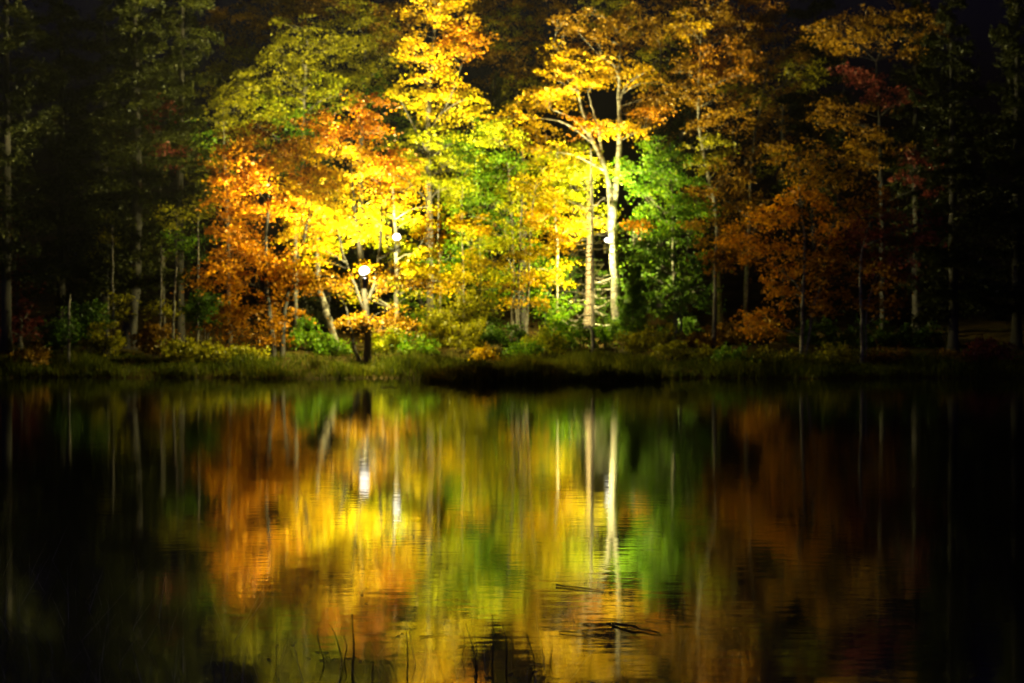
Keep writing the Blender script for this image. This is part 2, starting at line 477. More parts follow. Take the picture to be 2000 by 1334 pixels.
def conifer(name, label, d, stem, tiers, bark='dark', length=(0.3, 2.4), droop=0.25, needle=0.16, dens=150, pal='ND', group=None,
            y_low=600, y_top=-120, sides=None):
    """stem as in tree(); boughs from row y_low up to row y_top, longest at the bottom"""
    bx, by = P(stem[0][0], stem[0][1], d)[:2]
    base = np.array([bx, by, gz(bx, by)])
    root = thing(name, label, 'tree', base, group)
    pts = [[*P(s[0], s[1], d), s[2]] for s in stem]; pts[0][2] = base[2] - 0.15
    sp = spline(pts, 6 * len(pts))
    rr = np.maximum(sp[:, 3], 0.01) * (1 + 0.45 * np.exp(-(sp[:, 2] - sp[0, 2]) / 0.3))
    m = MB(); m.tube(sp[:, :3], rr, 10, True, 0.06); m.build('trunk', BARK[bark], root, base)
    z0 = CZ + (HY - y_low) / F * d; z1 = CZ + (HY - y_top) / F * d
    Cs, Us, Ns, Ss = [], [], [], []
    ph = random.random() * 6
    tiers = int(tiers * 1.5)
    for k in range(tiers):
        f = (k + rng.uniform(-0.3, 0.3)) / max(1, tiers - 1); f = min(max(f, 0), 1)
        z = z0 + (z1 - z0) * f
        i = int(np.argmin(np.abs(sp[:, 2] - z))); p0 = sp[i, :3].copy(); p0[2] = z
        L = (length[1] + (length[0] - length[1]) * f) * rng.uniform(0.45, 1.2)
        az = ph + k * 2.4 + rng.uniform(-0.9, 0.9); dro = droop * rng.uniform(-.3, 1.9)
        dirh = np.array([math.cos(az), math.sin(az), 0])
        q = np.array([p0 + dirh * L * t + np.array([0, 0, L * (0.16 * t - dro * t * t + 0.10 * t ** 4)]) for t in np.linspace(0, 1, 8)])
        q[1:] += rng.normal(0, 0.02 * L, (7, 3))
        m = MB(); m.tube(q, np.linspace(min(rr[i] * 0.5, 0.012 + 0.012 * L), 0.006, 8), 5)
        m.build('bough', BARK[bark], root, base)
        # flat sprays of needles to both sides
        n = int(dens * 2.6 * L)
        t = rng.uniform(0.06, 1.02, n)
        P0 = np.stack([np.interp(t, np.linspace(0, 1, 8), q[:, a]) for a in range(3)], 1)
        sd = np.where(rng.random(n) < 0.5, -1, 1) * np.abs(rng.normal(0, 1, n)) * 0.26 * L * (1.12 - t) ** 0.7
        perp = np.array([-dirh[1], dirh[0], 0])
        C = P0 + perp * sd[:, None] + dirh * (np.abs(sd) * 0.5)[:, None]
        C[:, 2] += rng.normal(0, 0.10, n) - 0.30 * np.abs(sd)
        U = norm(dirh * 0.7 + perp * np.sign(sd)[:, None] * 0.7 + rng.normal(size=(n, 3)) * 0.45)
        N = norm(np.array([0, 0, 1.0]) + rng.normal(size=(n, 3)) * 0.6)
        Cs.append(C); Us.append(U); Ns.append(N); Ss.append(needle * rng.uniform(0.7, 1.3, n))
    C, U, N, S = map(np.concatenate, (Cs, Us, Ns, Ss))
    V, T = leaf_geometry(C, U, N, S, 0.2, 0.06)
    me = raw_mesh('crown', V - base, T.ravel(), np.full(len(T), 3), [LEAF[pal]])
    link('crown', me, root)
    return root

# ------------------------------------------------------------------ lamps
def lamp_glass(name, strength):
    m, n, l = new_mat(name)
    out = n.new('ShaderNodeOutputMaterial'); e = n.new('ShaderNodeEmission')
    e.inputs['Color'].default_value = (1.0, 0.95, 0.78, 1); e.inputs['Strength'].default_value = strength
    l.new(e.outputs[0], out.inputs['Surface'])
    m.cycles.emission_sampling = 'NONE'
    return m

M_HOUS = flat_mat('lamp_housing_metal', (0.10, 0.10, 0.10), 0.45, 0.6)
M_LENS = lamp_glass('lamp_glass', 6.0)

def floodlight(label, pos, beam, low_aim, power, mount, r=0.12):
    """a round flood lamp on an arm from a trunk, throwing its light up and out"""
    pos = np.asarray(pos, float); mount = np.asarray(mount, float); beam = norm(np.asarray(beam, float)); aim = norm(np.array([beam[0] * .5, -.75, .66]))
    root = thing('floodlight', label, 'lamp', pos, 'floodlights fixed to the trunks')
    m = MB()                                       # bowl
    m.lathe([(0.001, -r * 1.0), (r * .45, -r * .95), (r * .8, -r * .6), (r * 1.0, -r * .1), (r * 1.06, 0), (r * 1.06, r * .06), (r * .98, r * .06), (r * .95, -r * .05), (r * .7, -r * .45), (.001, -r * .6)], pos, aim, 18)
    hs = m.build('housing', M_HOUS, root, pos)
    m = MB()                                       # glowing front glass
    m.lathe([(r * .95, -r * .04), (r * .93, r * .25), (r * .78, r * .58), (r * .5, r * .82), (r * .2, r * .92), (.001, r * .93)], pos, aim, 18)
    m.build('lens', M_LENS, hs, pos)
    m = MB()
    a = pos - aim * r * .8
    m.tube(spline([a, (a + mount) / 2 + np.array([0, 0, -0.05]), mount], 7), np.full(7, 0.018), 8)
    m.build('bracket_arm', M_HOUS, root, pos)
    m = MB()
    ax = norm(mount - a)
    m.lathe([(0.001, -0.012), (0.06, -0.012), (0.06, 0.012), (0.001, 0.012)], mount - ax * 0.02, ax, 12)
    m.build('mounting_plate', M_HOUS, root, pos)
    # the beam thrown along the aim, and the weaker one from the lower head
    down = np.array([pos[0], pos[1] + .20, pos[2] - r * 1.15])
    m = MB()                                       # second, smaller head looking down
    m.lathe([(.001, r * .2), (r * .42, r * .2), (r * .5, 0), (r * .46, 0), (.001, r * .1)], down, (0, 0, 1), 14)
    lh = m.build('lower_head', M_HOUS, root, pos)
    m = MB(); m.lathe([(r * .45, 0), (r * .36, -r * .16), (r * .18, -r * .24), (.001, -r * .26)], down, (0, 0, 1), 14)
    m.build('lower_lens', M_LENS, lh, pos)
    m = MB()                                       # curved shield, added to block the lamp's streak on the water
    for k in range(9):
        th = math.radians(-90 + (k - 4) * 19)
        for zz in (.02, -.36):
            for rr in (.125, .130):
                m.v.append(down + np.array([math.cos(th) * rr, math.sin(th) * rr + .06, zz]))
    for k in range(8):
        a0, b0 = k * 4, k * 4 + 4
        m.f += [(a0, b0, b0 + 2, a0 + 2), (a0 + 1, a0 + 3, b0 + 3, b0 + 1), (a0, a0 + 1, b0 + 1, b0), (a0 + 2, b0 + 2, b0 + 3, a0 + 3)]
    m.build('added_shield', M_HOUS, lh, pos, False)
    la = norm(np.asarray(low_aim, float))
    for nm, pw, size, off, smooth, ax in (('flood_beam', power[0], .22, np.array([0, -.05, r + .24]), 34.0, beam),
                                          ('lower_beam', power[1], .045, down - pos + np.array([0, .10, -r * .26 - .14]), 3.0, la)):
        ld = bpy.data.lights.new(nm, 'SPOT' if nm == 'flood_beam' else 'POINT')
        ld.energy = pw; ld.color = (1.0, 0.89, 0.34); ld.shadow_soft_size = size
        if ld.type == 'SPOT':
            ld.spot_size = math.radians(178); ld.spot_blend = 1.0
        ld.use_nodes = True
        ln = ld.node_tree.nodes; em = next(q for q in ln if q.type == 'EMISSION')
        fo = ln.new('ShaderNodeLightFalloff'); fo.inputs['Strength'].default_value = 1.0; fo.inputs['Smooth'].default_value = smooth
        ld.node_tree.links.new(fo.outputs['Quadratic'], em.inputs['Strength'])
        lo = bpy.data.objects.new(ld.name, ld); col.objects.link(lo); lo.parent = root
        lo.location = tuple(off)
        lo.rotation_euler = Vector(ax).to_track_quat('-Z', 'Y').to_euler()
    return root

floodlight('glaring floodlight on the forked trunk nearest the water', P(712, 530, 46.6), (-.34, -.10, .9), (.05, .45, -.85), LAMP_POWER['front'], P(709, 540, 47.25), 0.18)
floodlight('floodlight half hidden behind golden leaves, above the glaring one', P(775, 464, 50.4), (.10, .30, .95), (.1, .2, -.9), LAMP_POWER['back'], P(773, 470, 50.9), 0.15)
floodlight('small floodlight on the white trunk that forks high up', P(1186, 470, 54.4), (.28, -.13, .92), (-.6, -.1, -.6), LAMP_POWER['birch'], P(1194, 478, 54.86), 0.11)

# ------------------------------------------------------------------ trees near the lamps
tree('maple_tree', 'rounded orange maple with two dark stems leaning over the bank', 48.4,
     [[(536, 706, .10), (530, 640, .09), (520, 560, .075), (520, 460, .06), (528, 340, .03), (530, 270, .015)],
      [(552, 706, .085), (553, 640, .08), (565, 560, .065), (596, 460, .045), (612, 360, .02)]],
     [(530, 285, 85, 48, 1.1, 'RO'), (475, 335, 62, 55, 1.1, 'O'), (455, 420, 62, 48, 1.2, 'O'), (540, 370, 90, 60, 1.2, 'O'),
      (600, 330, 62, 70, 1.1, 'YO'), (600, 430, 58, 60, 1.1, 'YO'), (430, 545, 52, 42, 1.1, 'O'), (500, 520, 80, 55, 1.2, 'O'),
      (440, 625, 38, 45, .8, 'RO'), (515, 622, 70, 46, 1.0, 'RO'), (570, 555, 48, 45, .9, 'RO'), (455, 480, 50, 34, 1.0, 'O')],
     bark='dark', limbs=12)

tree('maple_tree', 'multi-stemmed golden maple that carries the glaring floodlight', 47.4,
     [[(717, 706, .12), (718, 655, .11), (714, 600, .105), (708, 540, .09), (701, 470, .065), (690, 380, .04), (684, 280, .018)],
      [(707, 706, .07), (692, 678, .06), (684, 640, .045), (676, 600, .025)],
      [(714, 602, .07), (734, 545, .055), (745, 440, .04), (742, 340, .018)],
      [(713, 612, .06), (694, 560, .05), (672, 500, .035), (654, 425, .018)]],
     [(640, 242, 50, 24, .9, 'O'), (722, 212, 44, 28, .9, 'O'), (690, 262, 75, 32, 1.0, 'O'), (690, 325, 85, 48, 1.2, 'YO'),
      (648, 392, 56, 44, 1.0, 'Y'), (702, 440, 66, 36, 1.1, 'Y'), (785, 378, 62, 26, 1.1, 'YO'), (845, 455, 36, 34, 1.0, 'YO'),
      (765, 335, 58, 38, 1.1, 'O'), (660, 546, 66, 20, 1.0, 'BR'), (775, 552, 64, 24, 1.0, 'BR'), (696, 640, 34, 28, .7, 'BR'),  # brown sprays below the lamp paint in the shade of its silhouetted leaves
      (768, 632, 42, 32, .8, 'BR'), (605, 500, 38, 32, .8, 'YO'), (760, 518, 50, 12, .7, 'YO'), (842, 525, 34, 30, .8, 'Y')],
     bark='dark', limbs=12)

tree('maple_tree', 'tall yellow maple whose narrow top reaches out of the picture', 56.5,
     [[(842, 690, .17), (839, 450, .14), (837, 250, .10), (846, 100, .06), (852, -60, .02)],
      [(837, 300, .06), (805, 240, .04), (780, 190, .015)], [(838, 260, .06), (880, 190, .04), (905, 120, .015)]],
     [(850, -40, 60, 50, 1.2, 'YO'), (872, 30, 76, 50, 1.4, 'YO'), (845, 100, 60, 44, 1.4, 'YO'), (905, 85, 46, 42, 1.2, 'O'),
      (795, 182, 44, 24, 1.0, 'Y'), (880, 205, 62, 50, 1.4, 'Y'), (830, 285, 66, 46, 1.4, 'YG'), (885, 335, 66, 48, 1.4, 'YG'),
      (795, 335, 52, 40, 1.2, 'Y'), (925, 270, 50, 48, 1.2, 'G'), (850, 160, 50, 32, 1.2, 'YO')],
     bark='grey', limbs=11)

tree('maple_tree', 'slim lime and yellow maple holding the half hidden floodlight', 51.0,
     [[(775, 690, .085), (775, 560, .075), (772, 460, .06), (768, 370, .03), (770, 320, .012)]],
     [(752, 425, 52, 30, .9, 'YG'), (815, 415, 34, 26, .9, 'Y'), (832, 520, 54, 38, 1.0, 'Y'), (792, 572, 54, 36, 1.0, 'OL'),
      (855, 560, 34, 44, .9, 'YO'), (735, 470, 40, 24, .8, 'YG'), (700, 570, 40, 36, .9, 'OL')],
     bark='pale', limbs=8, frac=.35)

tree('hardwood_tree', 'olive green tree with a pale stem above the orange maple', 60,
     [[(594, 690, .15), (592, 400, .11), (594, 210, .075), (599, 120, .04), (604, 60, .015)],
      [(595, 190, .04), (583, 165, .03), (560, 120, .012)]],
     [(555, 150, 80, 46, 1.3, 'OL'), (600, 85, 90, 50, 1.4, 'OL'), (530, 215, 62, 44, 1.2, 'YG'), (640, 195, 62, 50, 1.3, 'YG'),
      (500, 250, 44, 44, 1.0, 'OL'), (585, 240, 66, 32, 1.1, 'G'), (560, 300, 60, 40, 1.1, 'DG')],
     bark='pale', limbs=8)
tree('hardwood_tree', 'dark olive tree crown beside the narrow yellow maple top', 63,
     [[(705, 690, .16), (706, 300, .11), (714, 100, .05), (718, -20, .015)]],
     [(725, 115, 66, 56, 1.4, 'OL'), (690, 55, 76, 50, 1.4, 'OL'), (745, 190, 54, 42, 1.2, 'G'), (762, 55, 56, 56, 1.3, 'BR'),
      (690, 170, 54, 40, 1.2, 'OL'), (770, 250, 46, 40, 1.2, 'G'), (660, -10, 70, 44, 1.3, 'BR')],
     bark='grey', limbs=8)
tree('hardwood_tree', 'loose olive crown between the big pine and the orange maple', 55,
     [[(448, 690, .10), (446, 470, .08), (440, 320, .05), (436, 200, .02)]],
     [(440, 225, 46, 46, 1.0, 'OL'), (428, 310, 38, 44, 1.0, 'OL'), (392, 280, 38, 44, .9, 'G'), (400, 370, 40, 36, 1.0, 'OL'),
      (385, 470, 36, 34, .8, 'DG'), (470, 190, 40, 28, .9, 'OL')],
     bark='grey', limbs=6)

for lab, x, dd, bl in [
        ('green hardwood filling in behind the slender yellow maples', 1020, 58.5, [(960, 340, 56, 50, 1.2, 'YG'), (1010, 440, 60, 46, 1.2, 'G'), (920, 470, 50, 50, 1.1, 'G'), (1080, 400, 50, 50, 1.1, 'YG'), (1060, 520, 56, 44, 1.1, 'G'), (970, 560, 56, 44, 1.1, 'G'), (890, 380, 46, 46, 1.1, 'YG'), (1155, 540, 50, 44, 1.0, 'DG'), (1180, 600, 50, 36, 1.0, 'DG'), (805, 490, 50, 50, 1.1, 'YG'), (830, 590, 56, 44, 1.1, 'G')]),
        ('dim olive crown far behind, left of the narrow yellow maple top', 500, 68, [(470, 60, 60, 50, 1.5, 'BR'), (530, 20, 70, 50, 1.5, 'BR'), (480, 130, 60, 46, 1.4, 'OL'), (440, 160, 50, 40, 1.3, 'OL'), (600, -10, 70, 44, 1.4, 'BR')]),
        ('dim olive crown far behind, between yellow maple top and umbrella tree', 1010, 68, [(1000, 60, 50, 50, 1.5, 'OL'), (970, 130, 50, 50, 1.5, 'BR'), (1040, 110, 50, 46, 1.4, 'BR'), (1060, 20, 60, 44, 1.4, 'BR'), (950, 20, 50, 40, 1.4, 'BR'), (1010, 180, 60, 40, 1.4, 'OL')]),
        ('dim brown crown far behind the upper right of the umbrella tree', 1290, 67, [(1280, 40, 70, 50, 1.5, 'BR'), (1300, 130, 60, 50, 1.4, 'OL'), (1270, 220, 50, 46, 1.3, 'BR'), (1200, 20, 60, 44, 1.4, 'OL'), (1320, 250, 50, 50, 1.3, 'BR')]),
        ('dim rust crown far behind the pale crooked stem', 1530, 66, [(1530, 200, 60, 50, 1.4, 'BR'), (1600, 120, 60, 50, 1.4, 'BR'), (1540, 330, 60, 50, 1.4, 'OL'), (1460, 120, 60, 50, 1.4, 'BR')])]:
    tree('hardwood_tree', lab, dd, [[(x, 690, .15), (x + 3, 450, .12), (x - 2, 250, .08), (x, 60 if dd > 60 else 330, .02)]], bl, bark='dark', limbs=6, frac=.75, group='background hardwoods')

# slender yellow maples in the middle
tree('maple_tree', 'slender maple with lime leaves, leftmost of the thin yellow group', 54.5,
     [[(1000, 682, .055), (1001, 500, .048), (997, 400, .035), (990, 290, .012)]],
     [(955, 470, 54, 24, .9, 'YG'), (945, 405, 50, 32, .9, 'G'), (1000, 335, 52, 36, 1.0, 'G'), (975, 270, 46, 34, .9, 'YG'),
      (1010, 395, 46, 28, .9, 'YG')], bark='pale', limbs=7)
tree('maple_tree', 'slender maple with drooping orange tipped yellow sprays over thin stems', 53.2,
     [[(1015, 684, .05), (1013, 560, .045), (1017, 450, .03), (1020, 380, .012)],
      [(1012, 684, .035), (1008, 600, .03), (1003, 520, .02), (985, 450, .01)]],
     [(935, 515, 52, 22, .8, 'Y'), (998, 462, 54, 22, .9, 'YG'), (1005, 548, 54, 18, .8, 'YO'), (960, 545, 40, 20, .8, 'YG'),
      (1035, 500, 44, 22, .8, 'Y'), (1022, 592, 36, 14, .6, 'YO'), (925, 440, 44, 24, .8, 'YO')], bark='pale', limbs=8)
tree('maple_tree', 'slender maple with broad golden tiers beside the bare dead spruce', 53.8,
     [[(1028, 682, .05), (1031, 560, .042), (1037, 440, .032), (1048, 350, .012)]],
     [(1060, 425, 58, 30, 1.0, 'YO'), (1050, 365, 52, 34, .9, 'Y'), (1085, 470, 46, 22, .8, 'YO'), (1075, 395, 44, 20, .8, 'Y')],
     bark='pale', limbs=6)
tree('maple_tree', 'straight pale stemmed maple with yellow green top left of the dead spruce', 55.4,
     [[(1088, 668, .06), (1087, 560, .055), (1086, 440, .045), (1078, 330, .015)]],
     [(1105, 365, 44, 34, .9, 'YG'), (1125, 430, 42, 26, .8, 'Y'), (1078, 535, 42, 24, .7, 'Y'), (1075, 320, 50, 28, .9, 'YG'),
      (1140, 340, 36, 30, .8, 'YG')],
     bark='birch', limbs=6)
tree('beech_sapling', 'low spreading green sapling under the golden tiers', 55.0,
     [[(1066, 664, .03), (1064, 620, .025), (1062, 560, .01)]],
     [(1050, 590, 40, 26, .8, 'G'), (1092, 596, 40, 26, .8, 'G'), (1070, 630, 44, 18, .7, 'G')], bark='grey', limbs=5)
for lab, x, dd, bl in [
        ('thin olive sapling standing behind the slim lime maple', 858, 55.0, [(856, 610, 34, 40, .8, 'OL'), (868, 500, 34, 34, .8, 'G')]),
        ('thin sapling with olive and yellow leaves, left of the yellow maples', 904, 54.6, [(895, 600, 36, 44, .8, 'OL'), (905, 430, 36, 30, .8, 'G'), (890, 540, 30, 26, .7, 'Y')]),
        ('thin green sapling just left of the lime leaved maple', 938, 56.5, [(935, 590, 40, 36, .8, 'OL'), (930, 340, 40, 40, .9, 'G'), (945, 630, 36, 20, .7, 'DG')])]:
    tree('sapling', lab, dd, [[(x, 676, .035), (x + 2, 560, .03), (x - 2, 440, .02), (x, 360, .008)]], bl, bark='pale', limbs=4,
         group='thin saplings')

# the white trunk that forks
tree('birch_tree', 'tall white trunked tree forking into an umbrella of golden tiers', 55.0,
     [[(1206, 668, .19), (1202, 560, .17), (1197, 470, .17), (1196, 395, .17)],
      [(1195, 410, .12), (1185, 340, .11), (1168, 295, .095), (1152, 262, .075), (1137, 215, .05), (1125, 160, .02)],
      [(1197, 410, .12), (1206, 335, .11), (1210, 250, .09), (1208, 170, .06), (1214, 70, .02)],
      [(1168, 296, .05), (1140, 252, .045), (1105, 225, .03), (1050, 205, .012)],
      [(1176, 315, .06), (1170, 262, .05), (1160, 225, .04), (1148, 180, .015)],
      [(1209, 200, .05), (1225, 165, .04), (1262, 140, .025), (1290, 110, .01)]],
     [(1025, 200, 58, 20, 1.0, 'YO'), (1090, 185, 54, 22, 1.1, 'YO'), (1150, 125, 80, 26, 1.2, 'YO'), (1118, 160, 60, 20, 1.1, 'YO'),
      (1130, 248, 46, 16, 1.0, 'O'), (1195, 250, 70, 16, 1.1, 'YO'), (1275, 222, 46, 13, .9, 'O'), (1230, 150, 60, 22, 1.1, 'YO'),
      (1145, 60, 70, 36, 1.2, 'BR'), (1235, 60, 70, 44, 1.2, 'BR'), (1035, 262, 54, 28, 1.0, 'YO'), (1085, 305, 54, 22, 1.0, 'Y'),
      (1085, 110, 40, 20, .9, 'YO'), (1290, 185, 36, 24, .9, 'BR'), (1000, 235, 40, 24, .9, 'YO')],
     bark='birch', limbs=14, rad=0.48, thick=0.06)

tree('tan_trunk_tree', 'thick tan trunk close behind the bare dead spruce', 57.5,
     [[(1147, 650, .16), (1149, 560, .13), (1150, 460, .10), (1146, 340, .05), (1140, 280, .02)]],
     [(1150, 330, 44, 30, .9, 'YG'), (1165, 420, 30, 22, .7, 'YG'), (1120, 300, 40, 24, .8, 'YG')], bark='tan', limbs=4)

# bare dead spruce: every branch on its own
def dead_spruce():
    d = 53.7
    stem = [(1158, 668, .085), (1158, 560, .078), (1156, 440, .065), (1155, 350, .045), (1154, 290, .02)]
    bx, by = P(1158, 668, d)[:2]; base = np.array([bx, by, gz(bx, by)])
    root = thing('dead_spruce', 'bare dead spruce with rows of thin leafless side branches', 'tree', base)
    pts = [[*P(s[0], s[1], d), s[2]] for s in stem]; pts[0][2] = base[2] - .1
    sp = spline(pts, 24); m = MB(); m.tube(sp[:, :3], sp[:, 3], 9, True, .05); m.build('trunk', BARK['dead'], root, base)
    for q in range(54):
        yy = 400 + 250 * (q + rng.uniform(-.5, .5)) / 54
        z = CZ + (HY - yy) / F * d; s = -1 if rng.random() < .6 else 1
        i = int(np.argmin(np.abs(sp[:, 2] - z))); p0 = np.array([sp[i, 0], sp[i, 1], z])
        L = rng.uniform(.35, 1.3) if s < 0 else rng.uniform(.25, .95)
        az = rng.uniform(-1.1, .45); cv = rng.uniform(.0, .45); dp = rng.uniform(-.30, .08)
        dr = np.array([s * math.cos(az), math.sin(az), 0])
        pp = np.array([p0 + dr * L * t + np.array([0, 0, L * (dp * t + cv * t * t)]) for t in (0, .25, .5, .75, 1)])
        pp[1:] += rng.normal(0, .03, (4, 3))
        r0 = rng.uniform(.020, .034)
        bm = MB(); bm.tube(spline(pp, 9), np.linspace(r0, r0 * .35, 9), 5)
        for w in range(int(rng.integers(1, 5))):
            k0 = int(rng.integers(1, 5)); e = pp[k0] + norm(dr + rng.normal(size=3) * .8) * rng.uniform(.08, .32)
            bm.tube([pp[k0], (pp[k0] + e) / 2 + rng.normal(0, .01, 3), e], [.009, .007, .004], 4)
        bm.build('branch', BARK['dead'], root, base)
dead_spruce()

# green tree right of the white trunk
tree('hardwood_tree', 'bright green leafy tree right of the white forked trunk', 54.0,
     [[(1321, 690, .085), (1318, 600, .075), (1315, 470, .06), (1312, 380, .04), (1308, 280, .015)],
      [(1332, 668, .05), (1330, 600, .045), (1338, 520, .03), (1350, 420, .012)]],
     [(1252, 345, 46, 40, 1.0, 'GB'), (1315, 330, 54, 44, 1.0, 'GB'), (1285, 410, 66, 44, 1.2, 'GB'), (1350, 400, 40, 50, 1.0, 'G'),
      (1250, 480, 42, 50, 1.0, 'DG'), (1320, 490, 62, 50, 1.2, 'DG'), (1285, 575, 72, 44, 1.2, 'DG'), (1355, 560, 40, 50, .9, 'DG'),  # darker green low in the crown paints in the shade below the lamp
      (1238, 432, 28, 10, .5, 'O'), (1290, 290, 44, 26, .9, 'G')],
     bark='pale', limbs=10, flat=0.7)
tree('hardwood_tree', 'tall dim brown tree with a thin slanting stem beyond the green tree', 58.5,
     [[(1408, 690, .10), (1398, 430, .08), (1380, 330, .07), (1364, 240, .055), (1366, 120, .03), (1372, 20, .012)]],
     [(1385, 45, 70, 40, 1.3, 'BR'), (1335, 50, 46, 26, 1.0, 'YO'), (1410, 120, 66, 44, 1.3, 'RO'), (1350, 150, 50, 40, 1.2, 'BR'),
      (1400, 215, 66, 44, 1.3, 'BR'), (1385, 300, 54, 40, 1.1, 'OL'), (1430, 330, 46, 44, 1.1, 'BR'), (1380, 390, 40, 36, 1.0, 'BR'),
      (1345, -30, 80, 36, 1.3, 'BR')], bark='pale', limbs=9)
tree('hardwood_tree', 'dim olive tree with a pale crooked stem and one side limb', 60.5,
     [[(1455, 690, .11), (1462, 440, .085), (1468, 310, .07), (1484, 210, .05), (1500, 120, .02)],
      [(1482, 182, .035), (1520, 172, .03), (1545, 150, .02), (1565, 135, .01)]],
     [(1500, 95, 76, 44, 1.3, 'BR'), (1450, 185, 50, 36, 1.1, 'OL'), (1555, 140, 54, 32, 1.1, 'OL'), (1440, 400, 54, 50, 1.2, 'BR'),
      (1500, 270, 44, 44, 1.1, 'BR'), (1470, 20, 80, 44, 1.3, 'RO'), (1450, 470, 50, 40, 1.1, 'BR')], bark='pale', limbs=8)

tree('maple_tree', 'orange brown maple with a straight stem and a slanting second stem', 48.5,
     [[(1565, 692, .07), (1568, 590, .062), (1571, 480, .05), (1564, 400, .03), (1560, 310, .012)],
      [(1574, 690, .05), (1588, 605, .043), (1602, 560, .035), (1618, 470, .02), (1640, 400, .01)],
      [(1571, 575, .035), (1540, 540, .025), (1490, 500, .01)]],
     [(1452, 465, 40, 26, .9, 'O'), (1500, 425, 48, 30, 1.0, 'O'), (1562, 395, 54, 40, 1.1, 'O'), (1480, 500, 36, 20, .8, 'O'),
      (1535, 555, 40, 44, .9, 'O'), (1500, 622, 50, 32, 1.0, 'O'), (1600, 500, 44, 38, 1.0, 'RO'), (1645, 440, 46, 34, 1.0, 'O'),
      (1615, 575, 52, 34, 1.0, 'RO'), (1560, 310, 52, 40, 1.1, 'BR'), (1625, 330, 50, 40, 1.1, 'BR'), (1530, 490, 36, 24, .8, 'O'),
      (1640, 520, 40, 34, .9, 'RO')], bark='pale', limbs=12)
tree('maple_tree', 'dull crimson maple with a thin pale stem, right of the orange brown one', 47.6,
     [[(1684, 692, .065), (1682, 600, .058), (1682, 500, .045), (1705, 420, .02)],
      [(1694, 688, .035), (1692, 610, .03), (1712, 540, .015)]],
     [(1720, 440, 58, 40, 1.1, 'R'), (1765, 520, 50, 32, 1.0, 'R'), (1695, 540, 46, 34, 1.0, 'RO'), (1720, 595, 46, 26, .9, 'RO'),
      (1790, 450, 40, 34, 1.0, 'R'), (1690, 390, 46, 30, 1.0, 'RO'), (1690, 480, 40, 30, 1.0, 'R')], bark='pale', limbs=8)
tree('hardwood_tree', 'dim red topped tree high above the crimson maple', 57,
     [[(1725, 690, .13), (1722, 400, .10), (1716, 230, .06), (1710, 120, .02)]],
     [(1690, 140, 46, 24, 1.0, 'R'), (1740, 190, 48, 30, 1.1, 'R'), (1640, 220, 56, 36, 1.1, 'BR'), (1710, 290, 66, 40, 1.2, 'BR'),
      (1650, 60, 70, 44, 1.3, 'BR'), (1760, 60, 70, 50, 1.3, 'BR'), (1800, 330, 50, 50, 1.2, 'R')], bark='dark', limbs=7)
tree('maple_tree', 'dark crimson maple cut off by the picture edge', 51.5,
     [[(40, 692, .08), (38, 600, .07), (22, 480, .05), (5, 380, .02)], [(36, 640, .03), (60, 600, .02), (75, 570, .01)]],
     [(0, 430, 40, 44, 1.0, 'R'), (30, 580, 44, 36, 1.0, 'R'), (0, 520, 46, 40, 1.0, 'R'), (10, 640, 46, 30, .9, 'R'),
      (60, 640, 36, 24, .8, 'R'), (-30, 350, 50, 60, 1.2, 'R')], bark='pale', limbs=8)
tree('maple_tree', 'small red maple crown showing through the big pine boughs', 53.5,
     [[(322, 690, .05), (318, 480, .04), (312, 320, .025), (310, 220, .01)]],
     [(308, 215, 32, 28, .8, 'R'), (300, 268, 38, 28, .8, 'R'), (330, 300, 34, 24, .8, 'R')], bark='grey', limbs=4)

# ------------------------------------------------------------------ pines and dark trees
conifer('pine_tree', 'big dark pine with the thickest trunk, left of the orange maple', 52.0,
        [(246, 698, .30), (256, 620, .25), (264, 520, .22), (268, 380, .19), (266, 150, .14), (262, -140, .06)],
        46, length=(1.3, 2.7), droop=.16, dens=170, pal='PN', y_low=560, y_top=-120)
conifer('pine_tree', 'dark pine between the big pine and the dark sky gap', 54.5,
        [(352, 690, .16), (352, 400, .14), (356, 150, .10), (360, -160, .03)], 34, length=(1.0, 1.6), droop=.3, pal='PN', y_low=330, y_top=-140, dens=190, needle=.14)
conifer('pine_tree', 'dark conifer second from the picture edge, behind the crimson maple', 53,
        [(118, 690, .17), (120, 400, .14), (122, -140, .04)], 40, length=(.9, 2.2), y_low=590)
conifer('pine_tree', 'dark conifer at the very edge above the crimson maple', 50,
        [(12, 690, .18), (14, 300, .14), (14, -140, .05)], 36, length=(1.0, 2.6), y_low=540)
conifer('hemlock_tree', 'black conifer far to the right of the crimson maple', 50,
        [(1862, 696, .17), (1860, 400, .13), (1856, 60, .05), (1855, -60, .02)], 40, length=(.4, 2.5), y_low=610, y_top=-60)
conifer('hemlock_tree', 'black conifer at the extreme right edge of the picture', 51.5,
        [(1985, 696, .18), (1985, 300, .12), (1984, -120, .03)], 40, length=(.5, 2.4), y_low=610, y_top=-120)
conifer('hemlock_tree', 'black conifer between the red topped tree and the far right', 58,
        [(1790, 690, .18), (1788, 300, .12), (1786, -120, .03)], 38, length=(.6, 2.6), y_low=560, y_top=-120)
conifer('hemlock_tree', 'dim conifer behind the green tree and its brown neighbour', 64,
        [(1330, 690, .16), (1330, 300, .12), (1330, -40, .03)], 36, length=(.5, 2.4), y_low=560, y_top=-30)
conifer('hemlock_tree', 'dim conifer behind the orange brown maple', 62,
        [(1590, 690, .17), (1590, 300, .12), (1592, -120, .03)], 38, length=(.7, 2.6), y_low=600, y_top=-120)
conifer('hemlock_tree', 'dim conifer in the gap right of the yellow maple top', 66,
        [(965, 690, .16), (965, 400, .12), (966, 150, .03)], 34, length=(.3, 2.4), y_low=600, y_top=150)
